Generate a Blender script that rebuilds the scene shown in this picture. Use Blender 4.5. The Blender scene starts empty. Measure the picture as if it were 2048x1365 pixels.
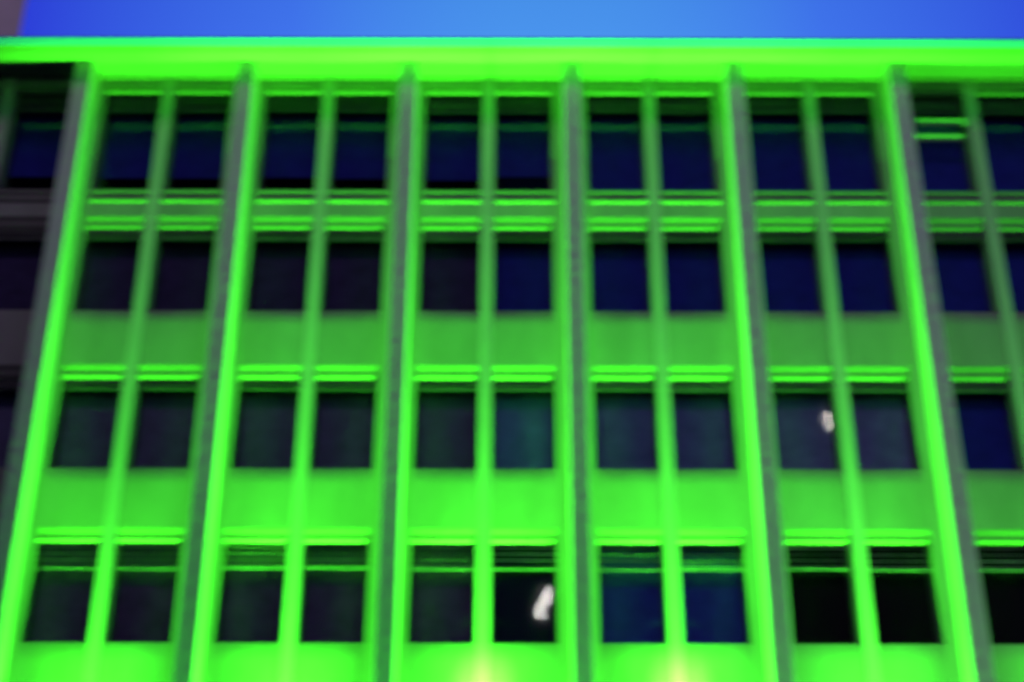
import bpy, bmesh, math, random
from mathutils import Vector, Matrix
random.seed(7)
R = math.radians
scene = bpy.context.scene
col = scene.collection

# ------------------------------------------------------------------ camera
TH, DF = 26.3, 26.35
cd = bpy.data.cameras.new('camera')
cam = bpy.data.objects.new('camera', cd)
col.objects.link(cam)
cam.location = (0.0, -DF, 1.6)
cam.rotation_mode = 'XYZ'
cam.rotation_euler = (Matrix.Rotation(R(90 + TH), 4, 'X') @ Matrix.Rotation(R(0.13), 4, 'Z')).to_euler()
cd.sensor_width = 36
cd.lens = 50
cd.clip_end = 2000
cd.dof.use_dof = True                 # a hand-held shot focused far too near
cd.dof.focus_distance = 3.0
cd.dof.aperture_fstop = 3.8
cd.dof.aperture_ratio = 0.45
scene.camera = cam

SKY = 4.5
# ------------------------------------------------------------------ world: dusk sky
world = bpy.data.worlds.new('World')
scene.world = world
world.use_nodes = True
nt = world.node_tree
N, L = nt.nodes, nt.links
N.clear()
out = N.new('ShaderNodeOutputWorld')
bg = N.new('ShaderNodeBackground')
sky = N.new('ShaderNodeTexSky')
sky.sky_type = 'NISHITA'
sky.sun_disc = False
sky.sun_elevation = R(3)
sky.sun_rotation = R(0)
sky.ozone_density = 4.0
tint = N.new('ShaderNodeMix'); tint.data_type = 'RGBA'; tint.blend_type = 'MULTIPLY'
tint.inputs[0].default_value = 1.0
tc = N.new('ShaderNodeTexCoord')
dot = N.new('ShaderNodeVectorMath'); dot.operation = 'DOT_PRODUCT'
dot.inputs[1].default_value = (0.03, math.cos(R(39)), math.sin(R(39)))
ramp = N.new('ShaderNodeValToRGB')
ce = ramp.color_ramp.elements
ce[0].position = 0.0; ce[0].color = (0.15, 0.13, 0.21, 1)
ce[1].position = 1.0; ce[1].color = (0.40, 0.75, 0.97, 1)
e = ce.new(0.935); e.color = (0.16, 0.11, 0.80, 1)
e = ce.new(0.985); e.color = (0.31, 0.45, 0.96, 1)
L.new(tc.outputs['Generated'], dot.inputs[0])
L.new(dot.outputs['Value'], ramp.inputs[0])
L.new(sky.outputs[0], tint.inputs[6])
L.new(ramp.outputs[0], tint.inputs[7])
L.new(tint.outputs[2], bg.inputs[0])
bg.inputs[1].default_value = 0.15 * SKY
L.new(bg.outputs[0], out.inputs[0])
# added fill sun from behind the viewer, brightens the fin fronts
sd = bpy.data.lights.new('front_fill', 'SUN')
sd.energy = 0.45
sd.angle = R(14)
sd.color = (1.0, 0.70, 0.92)
so = bpy.data.objects.new('front_fill', sd)
col.objects.link(so)
so.rotation_euler = (R(47), 0, R(-8))

scene.render.engine = 'CYCLES'
scene.view_settings.view_transform = 'Standard'
scene.view_settings.look = 'None'
scene.view_settings.exposure = 0
scene.view_settings.gamma = 1
scene.cycles.use_denoising = True
scene.cycles.use_adaptive_sampling = False
scene.cycles.max_bounces = 6
scene.cycles.sample_clamp_indirect = 4


# ------------------------------------------------------------------ materials
def mat(name, rgb, rough=0.8, metal=0.0, noise=0.12, scale=2.0, bump=0.0, spec=0.3, streak=False):
    m = bpy.data.materials.new(name)
    m.use_nodes = True
    t = m.node_tree
    b = t.nodes['Principled BSDF']
    b.inputs['Roughness'].default_value = rough
    b.inputs['Metallic'].default_value = metal
    b.inputs['Specular IOR Level'].default_value = spec
    tcn = t.nodes.new('ShaderNodeTexCoord')
    mp = t.nodes.new('ShaderNodeMapping')
    mp.inputs['Scale'].default_value = (1, 1, 0.25) if streak else (1, 1, 1)
    nz = t.nodes.new('ShaderNodeTexNoise')
    nz.inputs['Scale'].default_value = scale
    nz.inputs['Detail'].default_value = 6
    nz.inputs['Roughness'].default_value = 0.65
    cr = t.nodes.new('ShaderNodeValToRGB')
    lo = [max(0, c * (1 - noise * 1.6)) for c in rgb]
    hi = [min(1, c * (1 + noise)) for c in rgb]
    cr.color_ramp.elements[0].position = 0.3
    cr.color_ramp.elements[0].color = (*lo, 1)
    cr.color_ramp.elements[1].position = 0.7
    cr.color_ramp.elements[1].color = (*hi, 1)
    t.links.new(tcn.outputs['Object'], mp.inputs[0])
    t.links.new(mp.outputs[0], nz.inputs['Vector'])
    t.links.new(nz.outputs['Fac'], cr.inputs[0])
    t.links.new(cr.outputs[0], b.inputs['Base Color'])
    if bump:
        n2 = t.nodes.new('ShaderNodeTexNoise')
        n2.inputs['Scale'].default_value = scale * 12
        n2.inputs['Detail'].default_value = 4
        bp = t.nodes.new('ShaderNodeBump')
        bp.inputs['Strength'].default_value = bump
        bp.inputs['Distance'].default_value = 0.01
        t.links.new(mp.outputs[0], n2.inputs['Vector'])
        t.links.new(n2.outputs['Fac'], bp.inputs['Height'])
        t.links.new(bp.outputs[0], b.inputs['Normal'])
    return m


def glass_mat():
    m = bpy.data.materials.new('window_glass')
    m.use_nodes = True
    t = m.node_tree
    t.nodes.clear()
    o = t.nodes.new('ShaderNodeOutputMaterial')
    mx = t.nodes.new('ShaderNodeMixShader')
    fr = t.nodes.new('ShaderNodeFresnel'); fr.inputs[0].default_value = 1.22
    tr = t.nodes.new('ShaderNodeBsdfTransparent'); tr.inputs[0].default_value = (0.85, 0.88, 0.9, 1)
    gl = t.nodes.new('ShaderNodeBsdfGlossy'); gl.inputs['Roughness'].default_value = 0.03
    t.links.new(fr.outputs[0], mx.inputs[0])
    t.links.new(tr.outputs[0], mx.inputs[1])
    t.links.new(gl.outputs[0], mx.inputs[2])
    t.links.new(mx.outputs[0], o.inputs[0])
    return m


def emit_mat(name, rgb, strength):
    m = bpy.data.materials.new(name)
    m.use_nodes = True
    t = m.node_tree
    t.nodes.clear()
    o = t.nodes.new('ShaderNodeOutputMaterial')
    em = t.nodes.new('ShaderNodeEmission')
    em.inputs[0].default_value = (*rgb, 1)
    em.inputs[1].default_value = strength
    t.links.new(em.outputs[0], o.inputs[0])
    return m


M = dict(
    wall=mat('concrete_panel', (0.225, 0.225, 0.225), 0.85, noise=0.15, scale=0.8, bump=0.3, streak=True),
    mull=mat('painted_mullion', (0.34, 0.34, 0.34), 0.8, noise=0.06, scale=1.5, bump=0.15, streak=True),
    pier=mat('painted_pier', (0.22, 0.22, 0.22), 0.8, noise=0.10, scale=1.5, bump=0.15, streak=True),
    fin=mat('pale_stone_fin', (0.54, 0.46, 0.56), 0.8, noise=0.05, scale=1.2, bump=0.3, streak=True),
    soffit=mat('cornice_soffit', (0.12, 0.12, 0.12), 0.85, noise=0.05, scale=0.7),
    strip=mat('soffit_strip', (0.085, 0.085, 0.08), 0.8, noise=0.06, scale=1.0),
    fascia=mat('sheet_metal_fascia', (0.10, 0.30, 1.0), 0.55, metal=0.0, noise=0.05, scale=0.6),
    lintel=mat('aluminium_lintel', (0.10, 0.10, 0.10), 0.6, noise=0.06, scale=3),
    sill=mat('aluminium_sill', (0.12, 0.12, 0.12), 0.6, noise=0.06, scale=3),
    frame=mat('dark_window_frame', (0.03, 0.03, 0.035), 0.5, noise=0.1),
    slat=mat('blind_slat', (0.14, 0.15, 0.16), 0.5, noise=0.15, scale=4),
    slat4=mat('floodlit_blind_slat', (0.26, 0.27, 0.28), 0.5, noise=0.35, scale=4),  # bottom row's brighter floodlighting put into the slat colour
    slat2=mat('loose_blind_slat', (0.17, 0.18, 0.18), 0.5, noise=0.1, scale=4),
    glass=glass_mat(),
    inner=mat('dark_room', (0.02, 0.015, 0.04), 0.9),
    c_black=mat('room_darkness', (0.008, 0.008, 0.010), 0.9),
    c_purple=mat('brown_curtain', (0.065, 0.042, 0.15), 0.9, noise=0.2, scale=3),
    c_grey=mat('grey_curtain', (0.19, 0.16, 0.34), 0.9, noise=0.15, scale=3),
    c_teal=mat('teal_curtain', (0.18, 0.36, 0.66), 0.9, noise=0.15, scale=3),
    c_blue=mat('blue_grey_curtain', (0.19, 0.18, 0.52), 0.9, noise=0.15, scale=3),
    c_sky_navy=mat('navy_sky_reflection', (0.020, 0.022, 0.36), 0.9, noise=0.15, scale=3),  # mirrored sky painted as a blue sheet behind the pane
    c_sky_royal=mat('royal_sky_reflection', (0.06, 0.07, 0.66), 0.9, noise=0.15, scale=3),  # brighter blue sheet, also stands in for sky mirrored in the glass
    c_plum=mat('plum_curtain', (0.26, 0.12, 0.38), 0.9, noise=0.2, scale=3),
    c_violet=mat('violet_grey_curtain', (0.22, 0.22, 0.50), 0.9, noise=0.15, scale=3),
    asphalt=mat('asphalt', (0.05, 0.05, 0.05), 0.9, noise=0.3, scale=1.5, bump=0.4),
    paving=mat('paving', (0.16, 0.16, 0.15), 0.9, noise=0.25, scale=1.0, bump=0.3),
    opp=mat('dark_render', (0.03, 0.025, 0.028), 0.9, noise=0.2, scale=0.5),
    tower=mat('tower_concrete', (0.85, 0.66, 0.62), 0.9, noise=0.1, scale=0.5),
    steel=mat('galvanised_steel', (0.25, 0.26, 0.27), 0.45, metal=0.8, noise=0.1),
    housing=mat('black_housing', (0.03, 0.03, 0.03), 0.5),
    lens_g=emit_mat('green_floodlight_glass', (0.075, 1.0, 0.03), 8),
    lens_w=emit_mat('white_lamp_glass', (1.0, 0.97, 0.88), 230),
)


# ------------------------------------------------------------------ mesh helpers
class MB:
    def __init__(self):
        self.bm = bmesh.new()

    def box(self, x0, x1, y0, y1, z0, z1):
        v = [self.bm.verts.new(p) for p in ((x0, y0, z0), (x1, y0, z0), (x1, y1, z0), (x0, y1, z0),
                                            (x0, y0, z1), (x1, y0, z1), (x1, y1, z1), (x0, y1, z1))]
        for f in ((0, 3, 2, 1), (4, 5, 6, 7), (0, 1, 5, 4), (1, 2, 6, 5), (2, 3, 7, 6), (3, 0, 4, 7)):
            self.bm.faces.new([v[i] for i in f])
        return self

    def prism(self, prof, x0, x1, shear=0.0):
        """profile of (y, z) extruded along x; shear pushes deeper points to the left"""
        a = [self.bm.verts.new((x0 - shear * y, y, z)) for y, z in prof]
        b = [self.bm.verts.new((x1 - shear * y, y, z)) for y, z in prof]
        n = len(prof)
        for i in range(n):
            j = (i + 1) % n
            self.bm.faces.new((a[i], a[j], b[j], b[i]))
        self.bm.faces.new(a[::-1])
        self.bm.faces.new(b)
        return self

    def prism_z(self, prof, z0, z1):
        """plan outline of (x, y) extruded upwards"""
        a = [self.bm.verts.new((x, y, z0)) for x, y in prof]
        b = [self.bm.verts.new((x, y, z1)) for x, y in prof]
        n = len(prof)
        for i in range(n):
            j = (i + 1) % n
            self.bm.faces.new((a[i], a[j], b[j], b[i]))
        self.bm.faces.new(a[::-1])
        self.bm.faces.new(b)
        return self

    def cyl(self, p0, p1, r0, r1=None, seg=14):
        r1 = r0 if r1 is None else r1
        p0, p1 = Vector(p0), Vector(p1)
        q = (p1 - p0).to_track_quat('Z', 'Y')
        a, b = [], []
        for i in range(seg):
            t = 2 * math.pi * i / seg
            d = Vector((math.cos(t), math.sin(t), 0))
            a.append(self.bm.verts.new(p0 + q @ (d * r0)))
            b.append(self.bm.verts.new(p1 + q @ (d * r1)))
        for i in range(seg):
            j = (i + 1) % seg
            self.bm.faces.new((a[i], a[j], b[j], b[i]))
        self.bm.faces.new(a[::-1])
        self.bm.faces.new(b)
        return self

    def build(self, name, m, parent=None, bevel=0.0):
        bmesh.ops.recalc_face_normals(self.bm, faces=self.bm.faces)
        me = bpy.data.meshes.new(name)
        self.bm.to_mesh(me)
        self.bm.free()
        me.materials.append(m)
        o = bpy.data.objects.new(name, me)
        col.objects.link(o)
        o.parent = parent
        if bevel:
            b = o.modifiers.new('bevel', 'BEVEL')
            b.width = bevel
            b.segments = 3
            b.limit_method = 'ANGLE'
        return o


def empty(name, label, cat, loc=(0, 0, 0), group=None):
    o = bpy.data.objects.new(name, None)
    o.empty_display_size = 0.3
    col.objects.link(o)
    o.location = loc
    o['label'] = label
    o['category'] = cat
    if group:
        o['group'] = group
    return o


# ------------------------------------------------------------------ ground
def ground():
    g = MB().box(-400, 400, -400, 400, -0.5, 0.0).build('ground', M['asphalt'])
    g['kind'] = 'structure'
    p = MB().box(-60, 60, -4.0, 0.6, 0.004, 0.14).build('pavement', M['paving'])
    p['kind'] = 'structure'


ground()

# ------------------------------------------------------------------ office building
W = 3.62                       # bay width
FX = 0.362                     # fins stand at (k + FX) * W
FINW = 0.38
FIN_OUT = -0.65
REC = 0.32                     # how deep the windows sit
HEAD = [21.03, 17.61, 14.06, 10.56]        # front edge of the window head
HEADB = [20.87, 17.29, 13.76, 10.29]       # its back edge
STACKB = [20.46, 17.09, 13.56, 9.79]       # foot of the raised blinds
SILL = [18.28, 15.33, 11.81, 8.32]
TOP = 21.26
GW = 1.29                      # window opening
MW = 0.27                      # mullion

bld = empty('office_building', 'long office block with grey vertical fins and green floodlit window bays', 'building', (0, 0, 0))

fin_ks = list(range(-5, 5))
fin_x = [(k + FX) * W for k in fin_ks]
for fx in fin_x:
    MB().box(fx - FINW / 2, fx + FINW / 2, FIN_OUT, 0.6, 0.14, TOP - 0.002).build('fin', M['fin'], bld, bevel=0.015)

# outer shell behind the glass
MB().box(fin_x[0] - 0.3, fin_x[-1] + 0.3, 1.3, 14.0, 0.14, TOP + 0.1).build('room_wall', M['inner'], bld)
# roof slab with soffit
xa, xb = fin_x[0] - 0.9, fin_x[-1] + 0.9
MB().box(xa, xb, -1.25, 14.3, TOP, TOP + 0.16).build('roof', M['soffit'], bld)
for y0, y1, dz in ((-1.25, -0.98, 0.03), (-0.10, -0.002, 0.035)):
    MB().box(xa, xb, y0, y1, TOP - dz, TOP - 0.002).build('soffit_strip', M['strip'], bld)
# sheet metal edge: leans outwards, folded drip at the foot
MB().prism([(-1.252, TOP - 0.05), (-1.262, TOP - 0.05), (-1.27, TOP - 0.02), (-1.31, TOP + 0.11), (-1.30, TOP + 0.165),
            (-1.10, TOP + 0.20), (-1.10, TOP + 0.163), (-1.252, TOP + 0.163)], xa - 0.02, xb + 0.02).build('fascia', M['fascia'], bld)


def sill_curve(z, depth=0.010, h=0.34, n=8):
    """top of a spandrel rolls back towards the glass"""
    pts = []
    for i in range(n + 1):
        t = i / n
        pts.append((0.0 + depth * t * t, z - h + h * t * 1.0))
    return pts


CURT = {}
for b in range(-5, 5):
    for s in (0, 1):
        CURT[(b, s, 0)] = 'c_sky_navy'
        CURT[(b, s, 1)] = 'c_purple' if (b < -1 or (b == -1 and s == 0)) else 'c_sky_navy'
        CURT[(b, s, 2)] = 'c_grey'
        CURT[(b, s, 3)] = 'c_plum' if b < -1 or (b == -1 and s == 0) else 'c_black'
CURT[(-1, 1, 2)] = 'c_teal'
CURT[(0, 0, 2)] = CURT[(0, 1, 2)] = 'c_blue'
CURT[(1, 0, 2)] = CURT[(1, 1, 2)] = 'c_violet'
CURT[(2, 0, 2)] = CURT[(2, 1, 2)] = 'c_sky_navy'
CURT[(0, 0, 3)] = CURT[(0, 1, 3)] = 'c_sky_royal'
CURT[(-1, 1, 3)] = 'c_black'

STACK = [4, 3, 3, 4]


def window(x0, x1, r, bay, s):
    z0, z1 = SILL[r] - 0.05, HEAD[r] + 0.08
    f = 0.05
    fr = MB()
    fr.box(x0, x0 + f, REC, REC + 0.08, z0, z1)
    fr.box(x1 - f, x1, REC, REC + 0.08, z0, z1)
    fr.box(x0 + f, x1 - f, REC, REC + 0.08, z1 - 0.12, z1)
    fr.box(x0 + f, x1 - f, REC, REC + 0.08, z0, z0 + 0.10)
    w = fr.build('window', M['frame'], bld)
    p = MB().box(x0 + f, x1 - f, REC + 0.03, REC + 0.05, z0 + 0.10, z1 - 0.12).build('pane', M['glass'], w)
    # top-row blue sheets end short at left, shaping the mirrored skyline
    zc0 = (18.9 if bay < 0 else z0) + random.uniform(-0.1, 0.0) if r == 0 else z0
    MB().box(x0 + 0.01, x1 - 0.01, REC + 0.082, REC + 0.10, zc0, z1).build('pane_backing', M[CURT[(bay, s, r)]], w)  # blue sheets carry the sky reflection as colour
    n = STACK[r]
    BY0 = (0.085, 0.075, 0.085, 0.09)[r]
    top = HEADB[r] + (-0.004 if r == 3 else 0.02)
    h = (top - STACKB[r]) * random.uniform(0.96, 1.04)
    bl = MB()
    for i in range(n):
        zc = top - h * (i + 0.6) / n
        BY = BY0 + 0.011 * i
        a = (0.006 + 0.014 * random.random()) if r == 3 else 0.018 + 0.02 * random.random()
        bl.prism([(BY, zc - a), (BY + 0.001, zc - a + 0.006), (BY + 0.063, zc + a + 0.006), (BY + 0.064, zc + a)],
                 x0 + 0.03, x1 - 0.03)
    BY = BY0 + 0.011 * n + 0.02
    bl.prism([(BY, top - h - 0.012), (BY, top - h + 0.012), (BY + 0.03, top - h + 0.012), (BY + 0.03, top - h - 0.012)],
             x0 + 0.03, x1 - 0.03)
    if r < 3:
        bl.box(x0 + 0.03, x1 - 0.03, BY + 0.070, BY + 0.076, top - h, top)
    bl.build('blind', M['slat4' if r == 3 else 'slat'], w)
    if (bay, s, r) == (2, 0, 0):
        for zc, dx in ((20.10, 0.03), (19.70, -0.08)):
            MB().prism([(-0.04 - dx / 4, zc + 0.08), (-0.03 - dx / 4, zc + 0.085), (0.045 - dx / 4, zc - 0.065), (0.035 - dx / 4, zc - 0.075)],
                       x0 + 0.12 + dx, x1 - 0.06 + dx).build('loose_slat', M['slat2'], w)
    return w


def lintel(x0, x1, r):
    zf, zb = HEAD[r], HEADB[r]
    if r == 0:
        prof = [(0.008, zf - 0.002), (0.014, zf - 0.10), (0.050, zb), (0.14, zb), (0.19, zf - 0.002)]
        sh = 0
    else:
        prof = [(0.006, zf - 0.002), (0.010, zf - 0.02), (0.044, zf - 0.12), (0.046, zf - 0.21), (0.092, zb), (0.19, zb),
                (0.19, zf - 0.002)]
        sh = 1.5
    MB().prism(prof, x0 - 0.01 + (0.02 if r else 0), x1 + (0.03 if r else 0), sh).build('lintel', M['lintel'], bld)


for b in range(-5, 4):
    a = (b + FX) * W + FINW / 2
    c = (b + 1 + FX) * W - FINW / 2
    m = (a + c) / 2 - 0.04
    wins = [(m - MW / 2 - GW, m - MW / 2), (m + MW / 2, m + MW / 2 + GW)]
    # piers beside the fins
    for x0, x1 in ((a + 0.001, wins[0][0]), (wins[1][1], c - 0.001)):
        MB().box(x0, x1, 0.0, 0.6, 0.14, TOP - 0.003).build('pier', M['pier'], bld)
    MB().box(m - MW / 2, m + MW / 2, -0.045, 0.6, 5.2, TOP - 0.003).build('mullion', M['mull'], bld, bevel=0.012)
    for s, (x0, x1) in enumerate(wins):
        # head wall
        MB().box(x0, x1, 0.004, 0.6, HEAD[0], TOP - 0.004).build('head_panel', M['wall'], bld)
        # spandrels
        for r in range(4):
            top = SILL[r]
            bot = HEAD[r + 1] if r < 3 else 0.14
            if r == 0:
                MB().prism([(0.004, bot), (0.004, 17.94), (0.6, 17.94), (0.6, bot)], x0, x1).build('spandrel_panel', M['wall'], bld)
                MB().prism([(0.004, 17.945), (-0.022, 17.985), (-0.030, 18.04), (-0.004, 18.06), (-0.004, 18.13),
                            (-0.030, 18.20), (-0.034, 18.27), (0.6, 18.28), (0.6, 17.945)], x0 + 0.02, x1 + 0.04).build('sill', M['sill'], bld)
            else:
                cv = sill_curve(top)
                prof = [(0.004, bot)] + [(y + 0.004, z) for y, z in cv] + [(0.6, top), (0.6, bot)]
                MB().prism(prof, x0, x1).build('spandrel_panel', M['wall'], bld)
        for r in range(4):
            window(x0, x1, r, b, s)
            lintel(x0, x1, r)

# ------------------------------------------------------------------ green floodlights at the foot of each bay
GREEN = (0.052, 1.0, 0.016)


def floodlight(x, z, y, beams, label, group='green floodlights at the foot of the bays', k=1.0, lean=0):
    t = empty('floodlight', label, 'floodlight', (x, y, z), group)
    MB().prism([(-0.14, 0.0), (-0.17, 0.22), (0.17, 0.22), (0.14, 0.0)], -0.2, 0.2).build('housing', M['housing'], t, bevel=0.01)
    MB().box(-0.18, 0.18, -0.15, 0.15, 0.222, 0.232).build('lens', M['lens_g'], t)
    br = MB().box(-0.24, -0.205, -0.03, 0.03, -0.12, 0.14).box(0.205, 0.24, -0.03, 0.03, -0.12, 0.14).box(-0.24, 0.24, -0.03, 0.03, -0.14, -0.122)
    br.build('bracket', M['steel'], t)
    t.scale = (k, k, k)
    for power, spot in beams:
        ld = bpy.data.lights.new('flood_beam', 'SPOT')
        ld.energy = power
        ld.color = GREEN
        ld.spot_size = R(spot)
        ld.spot_blend = 1.0
        ld.shadow_soft_size = 0.06
        lo = bpy.data.objects.new('flood_beam', ld)
        col.objects.link(lo)
        lo.parent = t
        lo.location = (0, 0, 0.36)
        lo.rotation_euler = (R(180 - lean), 0, 0)
    return t


POW = {-3: 0.74, -2: 0.94, -1: 1.04, 0: 1.0, 1: 0.74, 2: 0.44, 3: 0.34}
FOOT = {-3: 'beside the unlit end of the block, leftmost in the row',
        -2: 'between the first unlit bay and the small mullion lamps',
        -1: 'below the left small mullion lamp and its lamp reflection',
        0: 'below the right small mullion lamp under the bright blue panes',
        1: 'below the bay whose third row mirrors a white lamp',
        2: 'below the bay with the loose green blind slats',
        3: 'at the right end of the row of floodlights'}
for b, k in POW.items():
    m = (b + 0.5 + FX) * W
    floodlight(m, 0.30, -0.73, [(172000 * k ** 1.4, 25), (68000 * k, 60)],
               'black floodlight on the pavement ' + FOOT[b])
for b, nm in ((-1, 'third'), (0, 'fourth')):
    m = (b + 0.5 + FX) * W
    floodlight(m, 6.78, -1.15, [(2600, 56)], 'small green floodlight on the mullion of the %s lit bay' % nm,
               'small green floodlights on the middle mullions', 0.5, 65)
    MB().cyl((m, -1.10, 6.69), (m, -0.046, 6.69), 0.007).build('bracket_arm', M['steel'], bld)

# ------------------------------------------------------------------ tower beyond the roof, left
tw = empty('tower_block', 'plain grey tower rising behind the roof edge at the upper left corner', 'building', (-28.7, 40, 0))
tw.rotation_euler = (0, 0, R(26))
MB().box(-18, 0, 0, 14, 0, 88).build('wall', M['tower'], tw)
MB().box(-18.2, 0.2, -0.2, 14.2, 88.003, 88.8).build('parapet', M['tower'], tw)


# ------------------------------------------------------------------ what the panes mirror, across the street
def opposite(x0, x1, y, h, label):
    t = empty('apartment_block', label, 'building', ((x0 + x1) / 2, y, 0))
    w = (x1 - x0) / 2
    MB().box(-w, w, -12, 0, 0, h).build('wall', M['opp'], t)
    MB().box(-w - 0.3, w + 0.3, -12.3, 0.3, h + 0.003, h + 0.5).build('parapet', M['opp'], t)
    return t


opposite(-70, -0.9, -30, 39, 'tall dark block across the street behind the viewer')
opposite(10.9, 70, -31, 20.6, 'low dark block across the street behind the viewer')


def mast(x, y, h, label):
    t = empty('lamp_mast', label, 'street lamp', (x, y, 0), 'white lamp masts across the street')
    MB().cyl((0, 0, 0), (0, 0, h - 0.3), 0.16, 0.08).build('pole', M['steel'], t)
    MB().box(-0.45, 0.45, -0.06, 0.04, h - 0.3, h - 0.22).build('crossbar', M['steel'], t)
    for dx, dz in ((0.15, 0.30), (-0.11, -0.30)):
        hd = MB().box(dx - 0.19, dx + 0.19, -0.16, 0.06, h + dz - 0.42, h + dz + 0.42).build('lamp_head', M['housing'], t, bevel=0.02)
        MB().prism_z([(dx - 0.05, 0.062), (dx + 0.05, 0.062), (dx + 0.04, 0.11), (dx - 0.04, 0.11)], h + dz - 0.36, h + dz + 0.34).build('lens', M['lens_w'], hd)
    return t


mast(1.3, -30, 17.8, 'tall white lamp mast standing in the gap between the dark blocks')
mast(13.9, -30, 26.2, 'highest white lamp mast in front of the low dark block')
